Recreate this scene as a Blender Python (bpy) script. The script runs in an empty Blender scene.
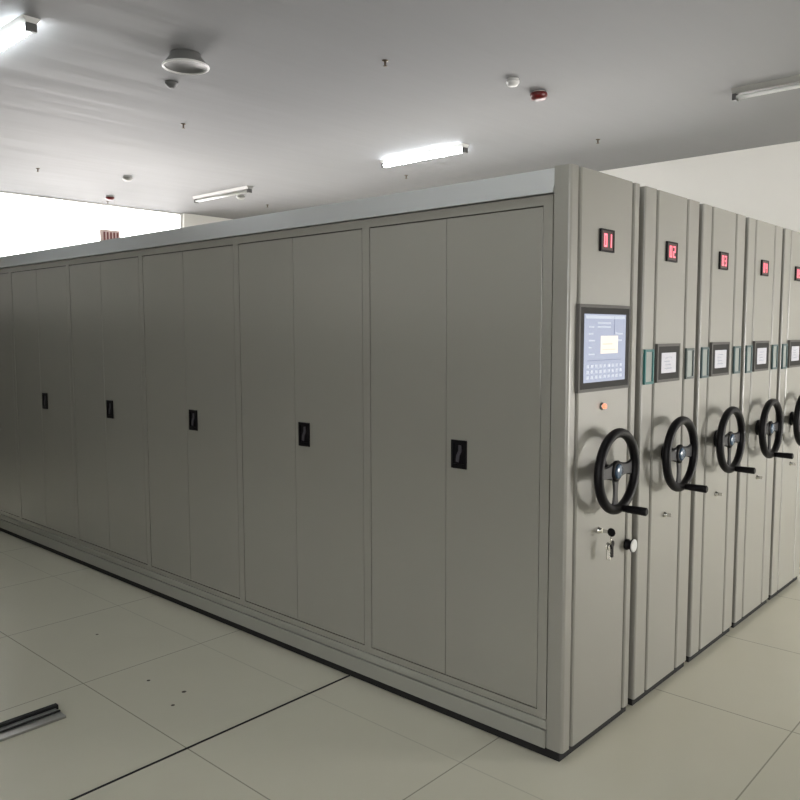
import bpy, bmesh, math, random
from mathutils import Vector, Matrix
random.seed(7)
PI = math.pi
C = bpy.context.scene.collection
sc = bpy.context.scene

# ------------------------------------------------------------------ materials
def mat(name, base, rough=.5, metal=0., emit=None, estr=0., spec=.5, coat=0., ior=1.5, bump=None, var=0.):
    m = bpy.data.materials.new(name); m.use_nodes = True
    nt = m.node_tree; b = nt.nodes['Principled BSDF']
    b.inputs['Base Color'].default_value = (*base, 1)
    b.inputs['Roughness'].default_value = rough
    b.inputs['Metallic'].default_value = metal
    b.inputs['Specular IOR Level'].default_value = spec
    b.inputs['IOR'].default_value = ior
    b.inputs['Coat Weight'].default_value = coat
    b.inputs['Coat Roughness'].default_value = .12
    if emit:
        b.inputs['Emission Color'].default_value = (*emit, 1)
        b.inputs['Emission Strength'].default_value = estr
    tc = nt.nodes.new('ShaderNodeTexCoord')
    if bump:
        sx, sy, sz, st, dist = bump
        mp = nt.nodes.new('ShaderNodeMapping'); mp.inputs['Scale'].default_value = (sx, sy, sz)
        n = nt.nodes.new('ShaderNodeTexNoise'); n.inputs['Scale'].default_value = 1; n.inputs['Detail'].default_value = 3
        bp = nt.nodes.new('ShaderNodeBump'); bp.inputs['Strength'].default_value = st; bp.inputs['Distance'].default_value = dist
        nt.links.new(tc.outputs['Object'], mp.inputs['Vector']); nt.links.new(mp.outputs[0], n.inputs['Vector'])
        nt.links.new(n.outputs['Fac'], bp.inputs['Height']); nt.links.new(bp.outputs[0], b.inputs['Normal'])
    if var:
        n = nt.nodes.new('ShaderNodeTexNoise'); n.inputs['Scale'].default_value = 6; n.inputs['Detail'].default_value = 4
        r = nt.nodes.new('ShaderNodeMix'); r.data_type = 'RGBA'
        r.inputs[6].default_value = (*[c*(1-var) for c in base], 1); r.inputs[7].default_value = (*[min(1, c*(1+var)) for c in base], 1)
        nt.links.new(tc.outputs['Object'], n.inputs['Vector']); nt.links.new(n.outputs['Fac'], r.inputs[0])
        nt.links.new(r.outputs[2], b.inputs['Base Color'])
    return m

PAINT = (.265, .259, .228)
M = {}
M['paint'] = mat('grey_enamel', PAINT, .21, spec=1.0, ior=1.75, bump=(2.2, 2.2, .6, .10, .004), var=.015)
M['panel'] = mat('end_panel_enamel', PAINT, .33, spec=.9, ior=1.6, bump=(2.2, 2.2, .6, .10, .004), var=.015)
M['paint_dark'] = mat('carcass_grey', (.045, .045, .04), .6)
M['plinth'] = mat('plinth_enamel', (.30, .30, .265), .35, spec=.5)
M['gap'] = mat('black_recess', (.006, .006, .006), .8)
M['rubber'] = mat('seal_rubber', (.05, .045, .038), .7)
M['black'] = mat('black_plastic', (.003, .0025, .0035), .45, spec=.2)
M['spoke'] = mat('wheel_spoke_plastic', (.010, .010, .012), .45)
M['lever'] = mat('handle_lever_grey', (.055, .052, .06), .4)
M['bezel'] = mat('screen_bezel', (.018, .017, .016), .5, spec=.15)
M['bezel_grey'] = mat('screen_outer_frame', (.10, .095, .088), .5, spec=.3)
M['chrome'] = mat('chrome', (.62, .61, .58), .22, metal=1.)
M['steel'] = mat('rail_steel', (.33, .33, .31), .35, metal=.8)
M['hubcap'] = mat('blue_hub_cap', (.055, .10, .16), .25, coat=.4)
M['teal'] = mat('teal_card_frame', (.03, .17, .165), .35)
M['teal_light'] = mat('card_frame_insert', (.31, .345, .325), .4)
M['frame_far'] = mat('grey_teal_card_frame', (.05, .10, .105), .4)
M['darkframe'] = mat('dark_card_frame', (.06, .085, .08), .35)
M['white_plastic'] = mat('white_plastic', (.68, .68, .66), .4)
M['fixture_grey'] = mat('fixture_grey', (.33, .33, .31), .4)
M['dome_grey'] = mat('ceiling_dome_grey', (.16, .16, .155), .5)
M['fixture_dark'] = mat('fixture_end_cap', (.09, .09, .088), .5)
M['tube_off'] = mat('unlit_tube', (.62, .64, .62), .3)
M['tube_on'] = mat('lit_tube', (.9, .95, 1), .4, emit=(.92, .97, 1.), estr=22)
M['red'] = mat('red_plastic', (.11, .004, .004), .35)
M['brass'] = mat('brass', (.12, .09, .06), .4, metal=.6)
M['wallw'] = mat('white_wall_paint', (.86, .85, .815), .8, bump=(9, 9, 9, .05, .003), var=.01)
M['dado_light'] = mat('mid_grey_dado_paint', (.17, .17, .155), .6)  # for the band added on the left wall
M['beam'] = mat('beam_enamel', (.42, .428, .42), .28, spec=.9)  # lighter than the doors, carrying the ceiling's reflection in its colour
M['dado'] = mat('grey_dado_paint', (.07, .07, .065), .6)  # for the dark bands added on the front wall
M['frame_white'] = mat('window_frame_white', (.75, .75, .73), .4)
M['led_red'] = mat('led_segments', (.4, .02, .03), .5, emit=(1, .20, .25), estr=1.1)
M['led_face'] = mat('led_window', (.045, .016, .014), .35)
M['disp_blue'] = mat('lit_touch_display', (.02, .02, .03), .2, emit=(.235, .26, .335), estr=1.0, spec=.3)
M['disp_line'] = mat('lit_display_text', (.02, .02, .02), .3, emit=(.33, .36, .42), estr=1.0)
M['disp_dark'] = mat('display_dark_text', (.02, .02, .02), .3, emit=(.10, .12, .19), estr=1.0)
M['disp_pop'] = mat('lit_dialog', (.02, .02, .02), .3, emit=(.60, .52, .45), estr=1.0)
M['disp_orange'] = mat('lit_dialog_text', (.02, .02, .02), .3, emit=(.50, .36, .27), estr=1.0)
M['disp_pale'] = mat('pale_display', (.02, .02, .02), .25, emit=(.33, .32, .335), estr=1.0)
M['disp_grey'] = mat('pale_display_text', (.02, .02, .02), .3, emit=(.21, .22, .24), estr=1.0)
M['lamp_red'] = mat('lit_push_button', (.5, .05, .03), .3, emit=(1., .28, .16), estr=.9)

def floor_material():
    m = bpy.data.materials.new('polished_floor_tiles'); m.use_nodes = True
    nt = m.node_tree; b = nt.nodes['Principled BSDF']; N = nt.nodes.new; L = nt.links.new
    tc = N('ShaderNodeTexCoord'); sp = N('ShaderNodeSeparateXYZ'); L(tc.outputs['Object'], sp.inputs[0])
    def math_(op, a, bb=None):
        n = N('ShaderNodeMath'); n.operation = op
        for i, v in enumerate((a, bb)):
            if v is None: continue
            if isinstance(v, (int, float)): n.inputs[i].default_value = v
            else: L(v, n.inputs[i])
        return n.outputs[0]
    def line(coord, off, per, half):
        a = math_('ADD', coord, -off + per*50 + per/2); a = math_('MODULO', a, per); a = math_('SUBTRACT', a, per/2)
        a = math_('ABSOLUTE', a); return math_('LESS_THAN', a, half)
    gx = line(sp.outputs[0], -1.2, .9, .0030); gy = line(sp.outputs[1], -.03, .9, .0030)
    gy = math_('MULTIPLY', gy, math_('GREATER_THAN', math_('ABSOLUTE', math_('ADD', sp.outputs[1], .03)), .1))
    g = math_('MAXIMUM', gx, gy)
    e = math_('LESS_THAN', math_('ABSOLUTE', math_('ADD', sp.outputs[1], .265)), .0030)      # joint beside the plinth
    e = math_('MULTIPLY', e, .4)
    g = math_('MAXIMUM', g, e)
    n1 = N('ShaderNodeTexNoise'); n1.inputs['Scale'].default_value = 2.2; n1.inputs['Detail'].default_value = 5
    L(tc.outputs['Object'], n1.inputs['Vector'])
    cr = N('ShaderNodeMix'); cr.data_type = 'RGBA'
    cr.inputs[6].default_value = (.64, .62, .505, 1); cr.inputs[7].default_value = (.69, .67, .55, 1)
    L(n1.outputs['Fac'], cr.inputs[0])
    # a few trodden-in specks of dirt
    spots = None
    for (x, y, r) in ((-1.893, -.70, .009), (-1.657, -.652, .011), (-1.576, -.762, .009), (-2.647, -.581, .008)):
        dx = math_('ADD', sp.outputs[0], -x); dy = math_('ADD', sp.outputs[1], -y)
        d = math_('SQRT', math_('ADD', math_('MULTIPLY', dx, dx), math_('MULTIPLY', dy, dy)))
        s = math_('LESS_THAN', d, r); spots = s if spots is None else math_('MAXIMUM', spots, s)
    mx = N('ShaderNodeMix'); mx.data_type = 'RGBA'; L(cr.outputs[2], mx.inputs[6]); mx.inputs[7].default_value = (.36, .35, .28, 1); L(g, mx.inputs[0])
    my = N('ShaderNodeMix'); my.data_type = 'RGBA'; L(mx.outputs[2], my.inputs[6]); my.inputs[7].default_value = (.12, .11, .09, 1); L(spots, my.inputs[0])
    L(my.outputs[2], b.inputs['Base Color'])
    b.inputs['Roughness'].default_value = .16; b.inputs['Specular IOR Level'].default_value = .5
    n2 = N('ShaderNodeTexNoise'); n2.inputs['Scale'].default_value = 1.3; L(tc.outputs['Object'], n2.inputs['Vector'])
    bp = N('ShaderNodeBump'); bp.inputs['Strength'].default_value = .12; bp.inputs['Distance'].default_value = .01
    L(n2.outputs['Fac'], bp.inputs['Height']); L(bp.outputs[0], b.inputs['Normal'])
    return m
M['floor'] = floor_material()
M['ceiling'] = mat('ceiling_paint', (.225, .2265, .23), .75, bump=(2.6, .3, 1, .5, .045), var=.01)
M['curtain'] = mat('hanging_sign_white', (.62, .50, .47), .7)
M['marks'] = mat('hanging_sign_marks', (.16, .045, .045), .7)

def glass():
    m = bpy.data.materials.new('window_glass'); m.use_nodes = True
    nt = m.node_tree; nt.nodes.clear(); N = nt.nodes.new
    o = N('ShaderNodeOutputMaterial'); t = N('ShaderNodeBsdfTransparent'); g = N('ShaderNodeBsdfGlossy'); g.inputs['Roughness'].default_value = .02
    f = N('ShaderNodeFresnel'); f.inputs['IOR'].default_value = 1.45; x = N('ShaderNodeMixShader')
    nt.links.new(f.outputs[0], x.inputs[0]); nt.links.new(t.outputs[0], x.inputs[1]); nt.links.new(g.outputs[0], x.inputs[2]); nt.links.new(x.outputs[0], o.inputs[0])
    return m
M['glass'] = glass()

# ------------------------------------------------------------------ mesh helpers
def bx(bm, x0, x1, y0, y1, z0, z1, bevel=0):
    r = bmesh.ops.create_cube(bm, size=1)
    bmesh.ops.scale(bm, vec=(x1-x0, y1-y0, z1-z0), verts=r['verts'])
    bmesh.ops.translate(bm, vec=((x0+x1)/2, (y0+y1)/2, (z0+z1)/2), verts=r['verts'])
    if bevel:
        es = list({e for v in r['verts'] for e in v.link_edges})
        bmesh.ops.bevel(bm, geom=es, offset=bevel, segments=2, affect='EDGES', profile=.5)
    return bm
def prism(bm, prof, axis, a0, a1, smooth=False):
    """prof: closed list of 2-D points, extruded along axis ('x','y','z') from a0 to a1"""
    def P(p, a):
        return {'z': (p[0], p[1], a), 'x': (a, p[0], p[1]), 'y': (p[0], a, p[1])}[axis]
    A = [bm.verts.new(P(p, a0)) for p in prof]; B = [bm.verts.new(P(p, a1)) for p in prof]
    n = len(prof)
    for i in range(n):
        f = bm.faces.new((A[i], A[(i+1) % n], B[(i+1) % n], B[i])); f.smooth = smooth
    bm.faces.new(A[::-1]); bm.faces.new(B)
    bmesh.ops.recalc_face_normals(bm, faces=bm.faces[:])
    return bm
def lathe(bm, prof, axis='x', seg=32, origin=(0, 0, 0)):
    """prof: list of (radius, along) revolved round the axis"""
    rings = []
    for r, a in prof:
        ring = []
        for k in range(seg):
            t = 2*PI*k/seg; c, s = r*math.cos(t), r*math.sin(t)
            v = {'x': (a, c, s), 'z': (c, s, a), 'y': (c, a, s)}[axis]
            ring.append(bm.verts.new(Vector(v)+Vector(origin)))
        rings.append(ring)
    for i in range(len(rings)-1):
        for k in range(seg):
            f = bm.faces.new((rings[i][k], rings[i][(k+1) % seg], rings[i+1][(k+1) % seg], rings[i+1][k])); f.smooth = True
    bm.faces.new(rings[0]); bm.faces.new(rings[-1])
    bmesh.ops.recalc_face_normals(bm, faces=bm.faces[:])
    return bm
def torus(bm, R, r, cx=0, seg=64, sub=14, squash=1.):
    rs = []
    for i in range(seg):
        t = 2*PI*i/seg; ring = []
        for j in range(sub):
            u = 2*PI*j/sub; rr = R+r*math.cos(u)
            ring.append(bm.verts.new((cx+r*squash*math.sin(u), rr*math.cos(t), rr*math.sin(t))))
        rs.append(ring)
    for i in range(seg):
        for j in range(sub):
            f = bm.faces.new((rs[i][j], rs[(i+1) % seg][j], rs[(i+1) % seg][(j+1) % sub], rs[i][(j+1) % sub])); f.smooth = True
    bmesh.ops.recalc_face_normals(bm, faces=bm.faces[:])
    return bm
def tube(bm, pts, r, seg=10):
    rings = []; pts = [Vector(p) for p in pts]
    for i, p in enumerate(pts):
        d = (pts[min(i+1, len(pts)-1)]-pts[max(i-1, 0)]).normalized()
        up = Vector((0, 0, 1)) if abs(d.z) < .9 else Vector((1, 0, 0))
        a = d.cross(up).normalized(); b = a.cross(d)
        rad = r[i] if isinstance(r, (list, tuple)) else r
        rings.append([bm.verts.new(p+rad*(a*math.cos(2*PI*k/seg)+b*math.sin(2*PI*k/seg))) for k in range(seg)])
    for i in range(len(rings)-1):
        for k in range(seg):
            f = bm.faces.new((rings[i][k], rings[i][(k+1) % seg], rings[i+1][(k+1) % seg], rings[i+1][k])); f.smooth = True
    bm.faces.new(rings[0]); bm.faces.new(rings[-1])
    bmesh.ops.recalc_face_normals(bm, faces=bm.faces[:])
    return bm
NB = bmesh.new
def obj(name, bm, m, parent=None, loc=(0, 0, 0)):
    me = bpy.data.meshes.new(name); bm.to_mesh(me); bm.free(); me.materials.append(m)
    o = bpy.data.objects.new(name, me); C.objects.link(o); o.parent = parent; o.location = loc
    return o
def thing(name, label, cat, loc=(0, 0, 0), group=None):
    o = bpy.data.objects.new(name, None); C.objects.link(o); o.location = loc; o.empty_display_size = .1
    o['label'] = label; o['category'] = cat
    if group: o['group'] = group
    return o
def tag(o, label, cat, group=None):
    o['label'] = label; o['category'] = cat
    if group: o['group'] = group
    return o
def struct(name, bm, m, parent=None):
    o = obj(name, bm, m, parent)
    o['kind'] = 'structure'
    return o
def dup(o, parent=None):
    c = o.copy(); C.objects.link(c)
    if parent: c.parent = parent
    for ch in [k for k in bpy.data.objects if k.parent == o]:
        dup(ch, c)
    return c

# ------------------------------------------------------------------ the room
XL, XR, YF, YB, H = -9.7, 5.2, -7.0, 6.1, 3.6
T = .2
struct('floor', bx(NB(), XL-T, XR+T, YF-T, YB+T, -.12, 0), M['floor'])
struct('ceiling', bx(NB(), XL-T, XR+T, YF-T, YB+T, H, H+.15), M['ceiling'])
# front wall with an added window opening
def wall_y(name, y0, y1, ops):
    bm = NB(); x = XL
    for (a, b, z0, z1) in ops:
        if a > x: bx(bm, x, a, y0, y1, 0, H)
        bx(bm, a, b, y0, y1, 0, z0); bx(bm, a, b, y0, y1, z1, H); x = b
    if x < XR: bx(bm, x, XR, y0, y1, 0, H)
    return struct(name, bm, M['wallw'])
def wall_x(name, x0, x1, ops):
    bm = NB(); y = YF
    for (a, b, z0, z1) in ops:
        if a > y: bx(bm, x0, x1, y, a, 0, H)
        bx(bm, x0, x1, a, b, 0, z0)
        if z1 < H: bx(bm, x0, x1, a, b, z1, H)
        y = b
    if y < YB: bx(bm, x0, x1, y, YB, 0, H)
    return struct(name, bm, M['wallw'])
OP_L = [(.6, 4.6, .9, 3.6)]
OP_R = [(3.0, 5.8, .5, 1.9)]
OP_F = [(.4, 4.6, 1.0, 2.9)]
OP_B = [(-9.0, -1.3, .7, 2.78)]
wall_x('wall_left', XL-T, XL, OP_L)
wall_x('wall_right', XR, XR+T, OP_R)
wall_y('wall_front', YF-T, YF, OP_F)
wall_y('wall_back', YB, YB+T, OP_B)

def window(name, axis, at, op, nmul, sign, w=.045):
    a, b, z0, z1 = op
    def B(bm, p, q, u, v, d0=-.03, d1=.03):
        return bx(bm, at+d0, at+d1, p, q, u, v) if axis == 'x' else bx(bm, p, q, at+d0, at+d1, u, v)
    root = bpy.data.objects.new(name, None); C.objects.link(root); root['kind'] = 'structure'
    bm = NB(); B(bm, a, b, z0, z0+w); B(bm, a, b, z1-w, z1); B(bm, a, a+w, z0+w, z1-w); B(bm, b-w, b, z0+w, z1-w)
    step = (b-a-2*w)/nmul
    for k in range(1, nmul): B(bm, a+w+k*step-w/2, a+w+k*step+w/2, z0+w, z1-w)
    obj('window_frame', bm, M['frame_white'], root)
    for k in range(nmul):
        p0 = a+w+k*step+(w/2 if k else 0); p1 = a+w+(k+1)*step-(w/2 if k < nmul-1 else 0)
        obj('window_pane', B(NB(), p0, p1, z0+w, z1-w, -.004, .004), M['glass'], root)
    # portal guiding daylight sampling through the opening
    l = bpy.data.lights.new('daylight_portal', 'AREA'); l.shape = 'RECTANGLE'; l.size = b-a; l.size_y = z1-z0
    lo = bpy.data.objects.new('daylight_portal', l); C.objects.link(lo); l.cycles.is_portal = True
    m_ = (a+b)/2; zz = (z0+z1)/2
    if axis == 'x':
        lo.location = (at+sign*.09, m_, zz); lo.rotation_euler = Vector((-sign, 0, 0)).to_track_quat('-Z', 'Z').to_euler()
    else:
        lo.location = (m_, at+sign*.09, zz); lo.rotation_euler = Vector((0, -sign, 0)).to_track_quat('-Z', 'Z').to_euler()
struct('trim_1', bx(NB(), XL, XR, YF, YF+.02, 0.0, .88), M['dado'])  # added unseen bands, darkening what the glossy doors reflect
struct('trim_2', bx(NB(), XL, .3, YF, YF+.02, .88, 1.95), M['dado'])
struct('trim_3', bx(NB(), XL, XL+.02, YF+.02, .55, 0, 1.95), M['dado_light'])  # added out of view to darken the left doors' reflection
window('window_1', 'x', XL-.1, OP_L[0], 1, -1, .015)
window('window_2', 'x', XR+.1, OP_R[0], 2, 1)
window('window_3', 'y', YF-.1, OP_F[0], 4, -1)  # added unseen window, fill light for doors and floor
window('window_4', 'y', YB+.1, OP_B[0], 5, 1)  # added behind the shelving, out of sight, to brighten the ceiling
bm = NB(); bx(bm, XL, XR, YB-.012, YB, 0, .1); struct('baseboard_back', bm, M['frame_white'])

# ------------------------------------------------------------------ world: bright hazy daylight
w = bpy.data.worlds.new('daylight'); sc.world = w; w.use_nodes = True
bg = w.node_tree.nodes['Background']; bg.inputs[0].default_value = (1.0, .98, .965, 1); bg.inputs[1].default_value = 5.8

# area lamp added outside window_2, boosting the low daylight across the end panels
def daylight(name, loc, target, sx, sy, watts, col):  # area lamp outside a window, added to the sky's light
    l = bpy.data.lights.new(name, 'AREA'); l.shape = 'RECTANGLE'; l.size = sx; l.size_y = sy; l.energy = watts; l.color = col
    o = bpy.data.objects.new(name, l); C.objects.link(o); o.location = loc
    o.rotation_euler = (Vector(target)-Vector(loc)).to_track_quat('-Z', 'Z').to_euler()
daylight('window_daylight', (XR+.35, 4.5, 1.1), (0, .6, 1.15), 0.9, 0.75, 118, (1, .97, .92))
# added fill lamps aimed up through window_1, window_2 and fill_window_back onto the ceiling
daylight('ground_glow_left', (XL-.7, 3.4, .9), (-7.6, 3.4, 3.6), 3.5, .8, 120, (1, .91, .88))
daylight('ground_glow_right', (XR+.6, 5.1, .8), (-1.5, 5.7, 3.6), 1.2, .5, 60, (1, .97, .93))
daylight('ground_glow_back', (-3.4, YB+.6, .8), (-3.2, 5.0, 3.6), 5.2, .5, 50, (1, .92, .88))

# ------------------------------------------------------------------ shelving dimensions
TOP = 2.32; BOT = .035; XE = -.072; LEN = 6.0
BAYS = 6
def end_profile(w, g1, g2, r=.012):
    """plan outline (x, y) of the end panel: two rounded side strips and a flat middle, parted by grooves"""
    p = [(XE, 0), (-r, 0)]
    p += [(-r+r*math.sin(a), r-r*math.cos(a)) for a in [PI/2*k/6 for k in range(1, 7)]]
    def groove(g):
        hw = .009
        return [(0, g-hw-.006), (-.004, g-hw), (-.016, g-hw+.003), (-.016, g+hw-.003), (-.004, g+hw), (0, g+hw+.006)]
    p += groove(g1); p += groove(g2)
    p += [(-r+r*math.cos(a), w-r+r*math.sin(a)) for a in [PI/2*k/6 for k in range(0, 7)]]
    p += [(XE, w)]
    return p

# seven-segment digits drawn on the plane x = const, reading left to right along +y
SEG = {'0': 'abcdef', '1': 'bc', '2': 'abged', '3': 'abgcd', '4': 'fgbc', '5': 'afgcd'}
def digit(ch, a, z, hgt, x):
    bm = NB(); w = hgt*.46; t = hgt*.13; b = a+w; m = z+hgt/2
    S = {'a': (a, b, z+hgt-t, z+hgt), 'd': (a, b, z, z+t), 'g': (a, b, m-t/2, m+t/2),
         'f': (a, a+t, m, z+hgt), 'b': (b-t, b, m, z+hgt), 'e': (a, a+t, z, m), 'c': (b-t, b, z, m)}
    for s in SEG[ch]:
        q = S[s]; bx(bm, x, x+.0015, q[0], q[1], q[2], q[3])
    return bm

def led(parent, y, text):
    y += .010; wd = .104
    b = NB(); bx(b, .0, .008, y, y+wd, 2.018, 2.101, .002)
    o = obj('number_display', b, M['led_face'], parent)
    rim = NB(); y0, y1, z0, z1 = y-.003, y+wd+.003, 2.015, 2.104
    bx(rim, 0, .010, y0, y0+.007, z0, z1); bx(rim, 0, .010, y1-.007, y1, z0, z1)
    bx(rim, 0, .010, y0+.007, y1-.007, z0, z0+.007); bx(rim, 0, .010, y0+.007, y1-.007, z1-.007, z1)
    obj('display_rim', rim, M['black'], o)
    for i, ch in enumerate(text):
        obj('digit', digit(ch, y+.022+i*.038, 2.034, .052, .0082), M['led_red'], o)

def handwheel(parent, y, z, d=.076):
    root = bpy.data.objects.new('handwheel', None); C.objects.link(root); root.parent = parent; root.location = (0, y, z)
    obj('rim', torus(NB(), .155, .0195, cx=d, squash=1.0), M['black'], root)
    b = lathe(NB(), [(.045, .001), (.045, .008), (.024, .014), (.022, d-.022), (.042, d-.012), (.044, d-.002), (.034, d+.004)], 'x', 32)
    obj('hub', b, M['black'], root)
    obj('hub_cap', lathe(NB(), [(.030, d+.0045), (.030, d+.008), (.024, d+.012), (.004, d+.0135)], 'x', 28), M['hubcap'], root)
    for ang in (0, PI, -PI/2):
        b = NB(); r0, r1 = .030, .144; n = 8
        rings = []
        for k in range(n+1):
            t = k/n; r = r0+(r1-r0)*t; hw = (.036 if ang != -PI/2 else .026)-.014*math.sin(PI*min(1, t*.9))+(.006*t); cxx = d-.006
            rings.append([(cxx-.005, r, -hw), (cxx+.003, r, -hw*.8), (cxx+.003, r, hw*.8), (cxx-.005, r, hw)])
        vs = [[b.verts.new((p[0], p[1]*math.cos(ang)-p[2]*math.sin(ang), p[1]*math.sin(ang)+p[2]*math.cos(ang))) for p in rg] for rg in rings]
        for k in range(n):
            for j in range(4): b.faces.new((vs[k][j], vs[k][(j+1) % 4], vs[k+1][(j+1) % 4], vs[k+1][j]))
        b.faces.new(vs[0]); b.faces.new(vs[-1]); bmesh.ops.recalc_face_normals(b, faces=b.faces[:])
        obj('spoke', b, M['spoke'], root)
    # crank grip sticking out from the rim
    a = math.radians(-80); gy, gz = .156*math.cos(a), .156*math.sin(a)
    b = lathe(NB(), [(.015, d+.010), (.014, d+.030), (.0155, d+.034), (.016, d+.060), (.017, d+.098), (.017, d+.112), (.012, d+.116)], 'x', 20, (0, gy, gz))
    obj('crank_grip', b, M['black'], root)
    return root

def small_lock(parent, y, z):
    b = lathe(NB(), [(.013, 0), (.013, .004), (.009, .006), (.009, .014)], 'x', 20, (0, y, z))
    o = obj('lock', b, M['chrome'], parent)
    k = bx(NB(), .014, .034, y-.0015, y+.0015, z-.009, z+.009, .001)
    obj('lock_key', k, M['chrome'], o)

def card_frame(parent, y0, y1, z0, z1, m, ins):
    b = NB(); t = .011
    bx(b, 0, .010, y0, y0+t, z0, z1, .001); bx(b, 0, .010, y1-t, y1, z0, z1, .001)
    bx(b, 0, .010, y0+t, y1-t, z0, z0+t); bx(b, 0, .010, y0+t, y1-t, z1-t, z1)
    o = obj('card_frame', b, m, parent)
    obj('card', bx(NB(), 0, .004, y0+t, y1-t, z0+t, z1-t), ins, o)

def monitor(parent, y0, y1, z0, z1, small):
    t = .036 if not small else .040
    tz = .032 if not small else .036
    b = NB(); bx(b, 0, .012, y0, y1, z0, z1, .003)
    o = obj('touch_screen', b, M['bezel'], parent)
    rim = NB(); e = .005; f = .007
    bx(rim, 0, .014, y0-e, y0+f, z0-e, z1+e, .001); bx(rim, 0, .014, y1-f, y1+e, z0-e, z1+e, .001)
    bx(rim, 0, .014, y0+f, y1-f, z0-e, z0+f); bx(rim, 0, .014, y0+f, y1-f, z1-f, z1+e)
    obj('screen_surround', rim, M['bezel_grey'], o)
    Y0, Y1, Z0, Z1 = y0+t, y1-t, z0+tz, z1-tz
    d = obj('display', bx(NB(), .012, .013, Y0, Y1, Z0, Z1), M['disp_blue'] if not small else M['disp_pale'], o)
    x0, x1 = .013, .0136
    W, Hh = Y1-Y0, Z1-Z0
    ln = NB(); dk = NB()
    if not small:
        bx(ln, x0, x1, Y0+.01, Y1-.01, Z1-.018, Z1-.006)
        for k, (a, b_, zz) in enumerate(((.30, .62, .86), (.30, .62, .80), (.10, .22, .80), (.10, .2, .70), (.10, .24, .60), (.1, .18, .5), (.1, .24, .4), (.76, .92, .7), (.76, .9, .6))):
            bx(ln, x0, x1, Y0+W*a, Y0+W*b_, Z0+Hh*zz, Z0+Hh*(zz+.022))
        kp = NB()
        for k in range(9):
            for j in range(3):
                bx(kp, x0, x1, Y0+W*(.06+k*.10), Y0+W*(.06+k*.10+.055), Z0+Hh*(.05+j*.08), Z0+Hh*(.05+j*.08+.045))
        bx(dk, x0, x1, Y0+W*.70, Y0+W*.715, Z0+Hh*.70, Z0+Hh*.97)
        bx(dk, x0, x1, Y0+W*.08, Y0+W*.9, Z0+Hh*.315, Z0+Hh*.325)
        obj('display_text', ln, M['disp_line'], o); obj('keypad', kp, M['disp_line'], o); obj('display_marks', dk, M['disp_dark'], o)
        obj('dialog_box', bx(NB(), x0, .0142, Y0+W*.38, Y0+W*.80, Z0+Hh*.415, Z0+Hh*.68), M['disp_pop'], o)
        b = NB()
        bx(b, .0142, .0147, Y0+W*.42, Y0+W*.66, Z0+Hh*.55, Z0+Hh*.565)
        bx(b, .0142, .0147, Y0+W*.42, Y0+W*.74, Z0+Hh*.47, Z0+Hh*.48)
        obj('dialog_text', b, M['disp_orange'], o)
    else:
        for k in range(4):
            bx(ln, x0, x1, Y0+W*(.2+.06*(k % 2)), Y0+W*(.7-.08*(k % 3)), Z0+Hh*(.2+.17*k), Z0+Hh*(.2+.17*k+.06))
        obj('display_text', ln, M['disp_grey'], o); dk.free()

def body(parent, w):
    """closed steel carcass behind the end panel"""
    b = NB(); bx(b, -.072-LEN, -.073, .041, w-.022, .06, 2.31)
    obj('cabinet_body', b, M['paint_dark'], parent)

# ------------------------------------------------------------------ front unit: door side and end panel
U1 = thing('mobile_shelving_unit', 'frontmost grey shelving unit with double doors and the large touch screen, counter reading 01', 'shelving unit', (0, 0, 0), 'mobile shelving units on floor rails')
W1 = .573
obj('end_panel', prism(NB(), end_profile(W1, .068, .512), 'z', BOT, TOP), M['panel'], U1)
body(U1, W1)
# top beam along the door side
xr = XE; xl = XE-LEN-.03
obj('top_beam', prism(NB(), [(-.010, 2.222), (-.010, 2.226), (.024, TOP-.001), (.040, TOP-.001), (.040, 2.222)], 'x', xl, xr-.001), M['beam'], U1)  # face tilted back and lightened to show the ceiling's light
obj('top_cover', bx(NB(), xl, xr-.001, .041, W1, 2.311, TOP), M['paint'], U1)
# frame: rails and stiles
fr = NB()
bx(fr, xl, xr-.0045, .000, .021, 2.179, 2.217)
bx(fr, xl, xr-.0045, .000, .021, .152, .182)
for i in range(BAYS+1):
    if i == 0: a, b_ = XE-.046, XE-.0045
    elif i == BAYS: a, b_ = XE-i*1.0-.03, XE-i*1.0+.023
    else: a, b_ = XE-i*1.0-.023, XE-i*1.0+.023
    bx(fr, a, b_, .000, .021, .182, 2.179)
obj('door_frame', fr, M['paint'], U1)
for i in range(BAYS):
    x1 = XE-i*1.0-(.046 if i == 0 else .023); x0 = XE-(i+1)*1.0+.023; xm = XE-i*1.0-.521
    for side, (a, b_) in enumerate(((x0+.004, xm-.0015), (xm+.0015, x1-.004))):
        d = NB(); bx(d, a, b_, .001, .019, .186, 2.174, .0007)
        do = obj('cabinet_door', d, M['paint'], U1)
        if side == 1:
            hx = xm+.033; hw = .082; z0, z1 = 1.118, 1.240
            hb = NB(); e = .012
            bx(hb, hx, hx+e, -.007, .001, z0, z1, .0015); bx(hb, hx+hw-e, hx+hw, -.007, .001, z0, z1, .0015)
            bx(hb, hx+e, hx+hw-e, -.007, .001, z0, z0+.02); bx(hb, hx+e, hx+hw-e, -.007, .001, z1-.014, z1)
            bx(hb, hx+e, hx+hw-e, -.0015, .001, z0+.02, z1-.014)
            ho = obj('door_handle', hb, M['black'], do); ho['label'] = 'black recessed plastic handle'
            lv = prism(NB(), [(hx+.026, z0+.030), (hx+.040, z0+.026), (hx+.046, z0+.056), (hx+.056, z0+.075), (hx+.053, z0+.100), (hx+.040, z0+.100), (hx+.040, z0+.078), (hx+.028, z0+.055)], 'y', -.006, -.0016)
            obj('handle_lever', lv, M['lever'], do)
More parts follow.
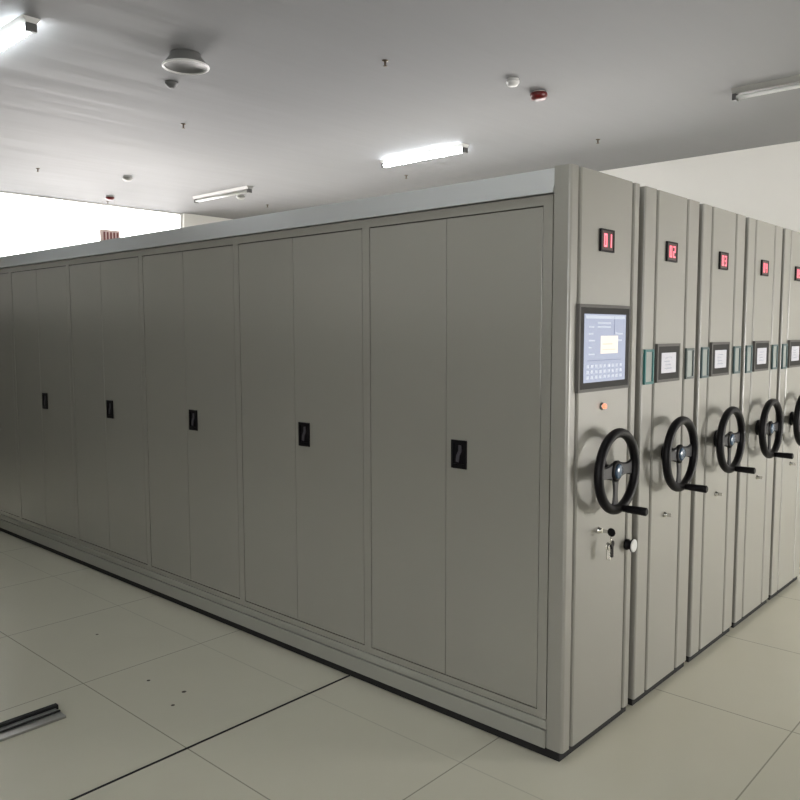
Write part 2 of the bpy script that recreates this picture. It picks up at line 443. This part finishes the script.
# plinth in two stepped layers, dark recess below
pl = NB()
bx(pl, xl, xr-.001, -.004, .021, .112, .149, .002)
bx(pl, xl, xr-.001, -.012, .021, .036, .109, .003)
obj('plinth', pl, M['plinth'], U1)
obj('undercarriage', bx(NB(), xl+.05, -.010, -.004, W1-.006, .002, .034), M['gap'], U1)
led(U1, .214, '01')
monitor(U1, .058, .474, 1.468, 1.800, False)
handwheel(U1, .268, 1.140)
pb = obj('push_button', lathe(NB(), [(.015, 0), (.015, .006), (.012, .008)], 'x', 24, (0, .270, 1.398)), M['chrome'], U1)
obj('button_lamp', lathe(NB(), [(.0105, .008), (.0105, .016), (.007, .019)], 'x', 24, (0, .270, 1.398)), M['lamp_red'], pb)
lk = obj('lock', lathe(NB(), [(.014, 0), (.014, .004), (.010, .007), (.010, .016)], 'x', 24, (0, .262, .888)), M['chrome'], U1)
lk['label'] = 'chrome key lock'
kn = obj('side_latch', lathe(NB(), [(.024, .0), (.024, .010), (.020, .013), (.020, .026), (.029, .030), (.029, .034)], 'x', 28, (0, .512, .778)), M['black'], U1)
kn['label'] = 'round black latch with a silver face'
obj('latch_face', lathe(NB(), [(.028, .0345), (.028, .038), (.024, .040)], 'x', 28, (0, .512, .778)), M['white_plastic'], kn)
obj('seal_strip', bx(NB(), -.055, -.030, W1+.001, W1+.024, .05, TOP-.01), M['rubber'], U1)

# keys left in the lock
K = thing('key_bunch', 'small bunch of keys with black heads hanging from the lock below the front handwheel', 'keys', (0, .262, .888))
obj('key', bx(NB(), .0165, .036, -.002, .002, -.006, .006, .001), M['chrome'], K)
obj('key_head', lathe(NB(), [(.013, -.003), (.015, 0), (.013, .003)], 'y', 20, (.048, 0, 0)), M['black'], K)
K.scale = (1.2, 1.2, 1.2)
ring = torus(NB(), .016, .0015, 0, 28, 8)
bmesh.ops.rotate(ring, verts=ring.verts[:], cent=(0, 0, 0), matrix=Matrix.Rotation(.5, 3, 'Z'))
bmesh.ops.translate(ring, verts=ring.verts[:], vec=(.046, 0, -.026))
obj('key_ring', ring, M['chrome'], K)
for (dy, dz, blk) in ((-.010, -.040, 0), (.010, -.036, 1), (.0, -.044, 0)):
    b = NB(); lathe(b, [(.011, -.0015), (.013, 0), (.011, .0015)], 'x', 18, (.044+dy*.4, dy, dz-.006))
    bx(b, .042+dy*.4, .046+dy*.4, dy-.0045, dy+.0045, dz-.052, dz-.016)
    o = obj('hanging_key', b, M['black'] if blk else M['chrome'], K)
    if blk: o['label'] = 'key with a black head'

# ------------------------------------------------------------------ units behind it
W2 = .588; PITCH = .638; Y2 = .625
U2 = thing('mobile_shelving_unit', 'grey mobile shelving unit directly behind the front one, counter reading 02', 'shelving unit', (0, Y2, 0), 'mobile shelving units on floor rails')
obj('end_panel', prism(NB(), end_profile(W2, .120, .451, .008), 'z', BOT, TOP), M['panel'], U2)
body(U2, W2)
obj('top_cover', bx(NB(), xl, XE-.001, .022, W2-.022, 2.3101, TOP), M['paint'], U2)
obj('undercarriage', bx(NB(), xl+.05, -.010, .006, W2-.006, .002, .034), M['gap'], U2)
obj('seal_strip', bx(NB(), -.055, -.030, W2+.001, W2+.024, .05, TOP-.01), M['rubber'], U2)
obj('seal_strip', bx(NB(), -.055, -.030, -.024, -.001, .05, TOP-.01), M['rubber'], U2)
monitor(U2, .132, .368, 1.474, 1.638, True)
handwheel(U2, .262, 1.138)
small_lock(U2, .275, .842)
card_frame(U2, .012, .102, 1.466, 1.620, M['teal'], M['teal_light'])
card_frame(U2, .460, .552, 1.470, 1.618, M['darkframe'], M['teal_light'])
labels = {3: 'third grey mobile shelving unit from the front, counter reading 03',
          4: 'fourth grey mobile shelving unit from the front, counter reading 04',
          5: 'farthest grey mobile shelving unit in view, cut off by the right edge of the photo'}
for k in (3, 4, 5):
    u = dup(U2); u.location = (0, Y2+PITCH*(k-2), 0); u['label'] = labels[k]
    if k < 5: led(u, .205, '0%d' % k)
    else: led(u, .205, '05')
led(U2, .205, '02')

# the farther card frames are a duller grey-teal than the first one
for o in [q for q in bpy.data.objects if q.name.startswith('card_frame') and q.parent is not U2]:
    o.data = o.data.copy(); o.data.materials[0] = M['frame_far']

# ------------------------------------------------------------------ floor rails
gr = obj('floor_rail', bx(NB(), -1.203, -1.193, -3.6, -.006, .0005, .003), M['gap'])
tag(gr, 'thin black guide rail line running across the tiles from under the doors', 'rail')
R = thing('floor_rail', 'grey steel floor rail with black edge, ending on the tiles at bottom left', 'rail', (-1.88, -1.14, 0))
b = NB(); bx(b, -.045, .060, -2.4, -.004, .0005, .012, .002); obj('rail_plate', b, M['steel'], R)
b = NB(); bx(b, -.072, -.046, -2.4, .01, .0005, .022, .001); obj('rail_edge', b, M['gap'], R)
b = NB(); bx(b, -.005, .005, -2.4, -.004, .0121, .018); obj('rail_rib', b, M['gap'], R)

# ------------------------------------------------------------------ ceiling fixtures
def lamp(x0, x1, y, on, label):
    t = thing('ceiling_lamp', label, 'ceiling lamp', (x0, y, H), 'tube lamps on the ceiling')
    L = x1-x0
    b = NB(); prism(b, [(-.055, 0), (.055, 0), (.030, -.035), (-.030, -.035)], 'x', 0, L)
    obj('lamp_body', b, M['white_plastic'] if on else M['fixture_grey'], t)
    for xx in (0, L-.03):
        e = NB(); bx(e, xx, xx+.03, -.032, .032, -.085, -.0355, .003)
        obj('lamp_holder', e, M['fixture_dark'], t)
    for s in (-1, 1):
        tb = lathe(NB(), [(.013, .0305), (.013, L-.0305)], 'x', 16, (0, s*.017, -.062))
        obj('lamp_tube', tb, M['tube_on'] if on else M['tube_off'], t)
    return t
lamp(-4.66, -3.44, -.46, True, 'lit twin tube ceiling lamp cut off by the top left corner of the photo')
lamp(-4.66, -3.50, 3.92, True, 'lit white tube lamp glowing on the ceiling above the middle of the cabinets')
lamp(-8.25, -7.00, 3.86, False, 'small distant unlit tube lamp near the bright far window')
lamp(-.84, .42, 3.92, False, 'unlit grey tube lamp on the ceiling at the right edge')

lamp(-.90, .32, -.46, True, 'lit twin tube ceiling lamp over the front corner, above the picture')  # added out of view to light the doors and nearby floor
lamp(2.85, 4.10, -4.80, True, 'lit twin tube ceiling lamp behind the viewer, above the front wall window')  # added out of view, more light on the right-hand doors
lamp(-.90, .32, -4.80, True, 'lit twin tube ceiling lamp behind the viewer, left of the front wall window')  # added out of view to light floor and doors

def disc(name, prof, m, x, y, label, cat, group=None, child=None):
    o = obj(name, lathe(NB(), prof, 'z', 32), m, None, (x, y, H)); tag(o, label, cat, group)
    if child:
        nm, pr, mm = child; obj(nm, lathe(NB(), pr, 'z', 32), mm, o)
    return o
dm = disc('ceiling_dome', [(.105, 0), (.108, -.02), (.140, -.062), (.150, -.080), (.140, -.084), (.132, -.074), (.05, -.064), (.01, -.062)], M['dome_grey'], -3.32, .53,
     'large round grey ceiling fitting with a pale lower rim', 'ceiling fitting')
bm = NB()
seg = 40
ringp = [(.152+.008*math.cos(u), -.084+.008*math.sin(u)) for u in [2*PI*k/8 for k in range(8)]]
vs = [[bm.verts.new((r*math.cos(2*PI*i/seg), r*math.sin(2*PI*i/seg), z)) for r, z in ringp] for i in range(seg)]
for i in range(seg):
    for j in range(8):
        f = bm.faces.new((vs[i][j], vs[(i+1) % seg][j], vs[(i+1) % seg][(j+1) % 8], vs[i][(j+1) % 8])); f.smooth = True
bmesh.ops.recalc_face_normals(bm, faces=bm.faces[:])
obj('rim_ring', bm, M['white_plastic'], dm)
disc('smoke_detector', [(.05, 0), (.05, -.012), (.036, -.03), (.02, -.045), (.008, -.046)], M['fixture_dark'], -3.93, .80, 'small dark detector just below the big round ceiling fitting', 'detector')
def sprinkler(x, y, label):
    t = thing('sprinkler_head', label, 'sprinkler', (x, y, H+.002), 'sprinkler heads on the ceiling')
    t.scale = (.8, .8, .8)
    obj('escutcheon', lathe(NB(), [(.030, 0), (.028, -.008), (.012, -.012)], 'z', 20), M['brass'], t)
    obj('nozzle', lathe(NB(), [(.010, -.0125), (.008, -.040), (.004, -.048)], 'z', 14), M['brass'], t)
    obj('deflector', lathe(NB(), [(.020, -.0485), (.022, -.051), (.004, -.053)], 'z', 18), M['brass'], t)
sprinkler(-4.93, 1.54, 'tiny dark sprinkler below the big round ceiling fitting, towards the cabinets')
sprinkler(-2.40, 1.55, 'dark sprinkler alone at the top centre of the ceiling')
sprinkler(-2.42, 4.66, 'tiny sprinkler right of the red alarm, above the shelving corner')
sprinkler(-5.03, 4.72, 'tiny sprinkler just below the lit middle tube lamp')
sprinkler(-7.90, 1.50, 'tiny faint sprinkler at the left edge of the ceiling')
sprinkler(-9.5, 3.2, 'tiny faint sprinkler just above the hanging sign')
sprinkler(-8.05, 4.98, 'tiny faint sprinkler at the right of the distant unlit lamp')
def detector(x, y, m, label, r=.06):
    t = thing('smoke_detector', label, 'detector', (x, y, H), 'round ceiling detectors')
    obj('mounting_base', lathe(NB(), [(r*.9, 0), (r*.9, -.014)], 'z', 28), M['white_plastic'] if m is not M['fixture_dark'] else m, t)
    obj('detector_head', lathe(NB(), [(r, -.0145), (r, -.03), (r*.72, -.05), (r*.3, -.056)], 'z', 28), m, t)
detector(-7.58, 2.45, M['fixture_grey'], 'grey round detector on the ceiling left of the distant unlit lamp')
detector(-9.06, 3.00, M['red'], 'dark red round detector on the far left ceiling above the hanging sign')
detector(-1.97, 2.50, M['white_plastic'], 'white round detector near the red alarm on the ceiling', .05)
detector(-7.66, 4.20, M['fixture_grey'], 'small grey detector beneath the distant unlit lamp')
t = thing('fire_alarm', 'round dark red fire alarm on the ceiling right of centre', 'alarm', (-2.0, 2.91, H+.002))
obj('alarm_base', lathe(NB(), [(.05, 0), (.05, -.012)], 'z', 28), M['white_plastic'], t)
obj('alarm_body', lathe(NB(), [(.066, -.0125), (.070, -.03), (.058, -.058), (.02, -.066)], 'z', 28), M['red'], t)

# hanging sign against the far window
HS = thing('hanging_sign', 'small pale sign with dark red upright marks hanging before the far window', 'sign', (-9.3, 3.11, 0))
obj('sign_board', bx(NB(), -.012, .012, -.15, .15, 2.93, 3.165), M['curtain'], HS)
b = NB()
for k in range(5): bx(b, .012, .016, -.105+k*.05, -.078+k*.05, 2.96, 3.13)
obj('sign_marks', b, M['marks'], HS)
b = NB()
for yy in (-.09, .09): tube(b, [(0, yy, 3.16), (0, yy, H)], .002, 6)
obj('sign_cable', b, M['fixture_grey'], HS)

# ------------------------------------------------------------------ camera (fitted to the photograph)
cam = bpy.data.cameras.new('camera'); co = bpy.data.objects.new('camera', cam); C.objects.link(co)
cam.sensor_width = 36; cam.sensor_fit = 'HORIZONTAL'; cam.lens = 36*792.33/800; cam.clip_start = .05
yaw, pit, rol = 0.7366, 0.0862, -0.0022
fw = Vector((-math.sin(yaw)*math.cos(pit), math.cos(yaw)*math.cos(pit), -math.sin(pit)))
r = Vector((math.cos(yaw), math.sin(yaw), 0)); u = r.cross(fw)
r2 = r*math.cos(rol)+u*math.sin(rol); u2 = -r*math.sin(rol)+u*math.cos(rol)
mw = Matrix((( r2.x, u2.x, -fw.x, 1.5418), (r2.y, u2.y, -fw.y, -2.6484), (r2.z, u2.z, -fw.z, 1.701), (0, 0, 0, 1)))
co.matrix_world = mw
sc.camera = co

sc.view_settings.view_transform = 'Standard'; sc.view_settings.look = 'None'
sc.view_settings.gamma = 1; sc.view_settings.use_curve_mapping = False
sc.view_settings.exposure = 0.80
sc.cycles.max_bounces = 10; sc.cycles.diffuse_bounces = 6; sc.cycles.glossy_bounces = 5; sc.cycles.transparent_max_bounces = 12
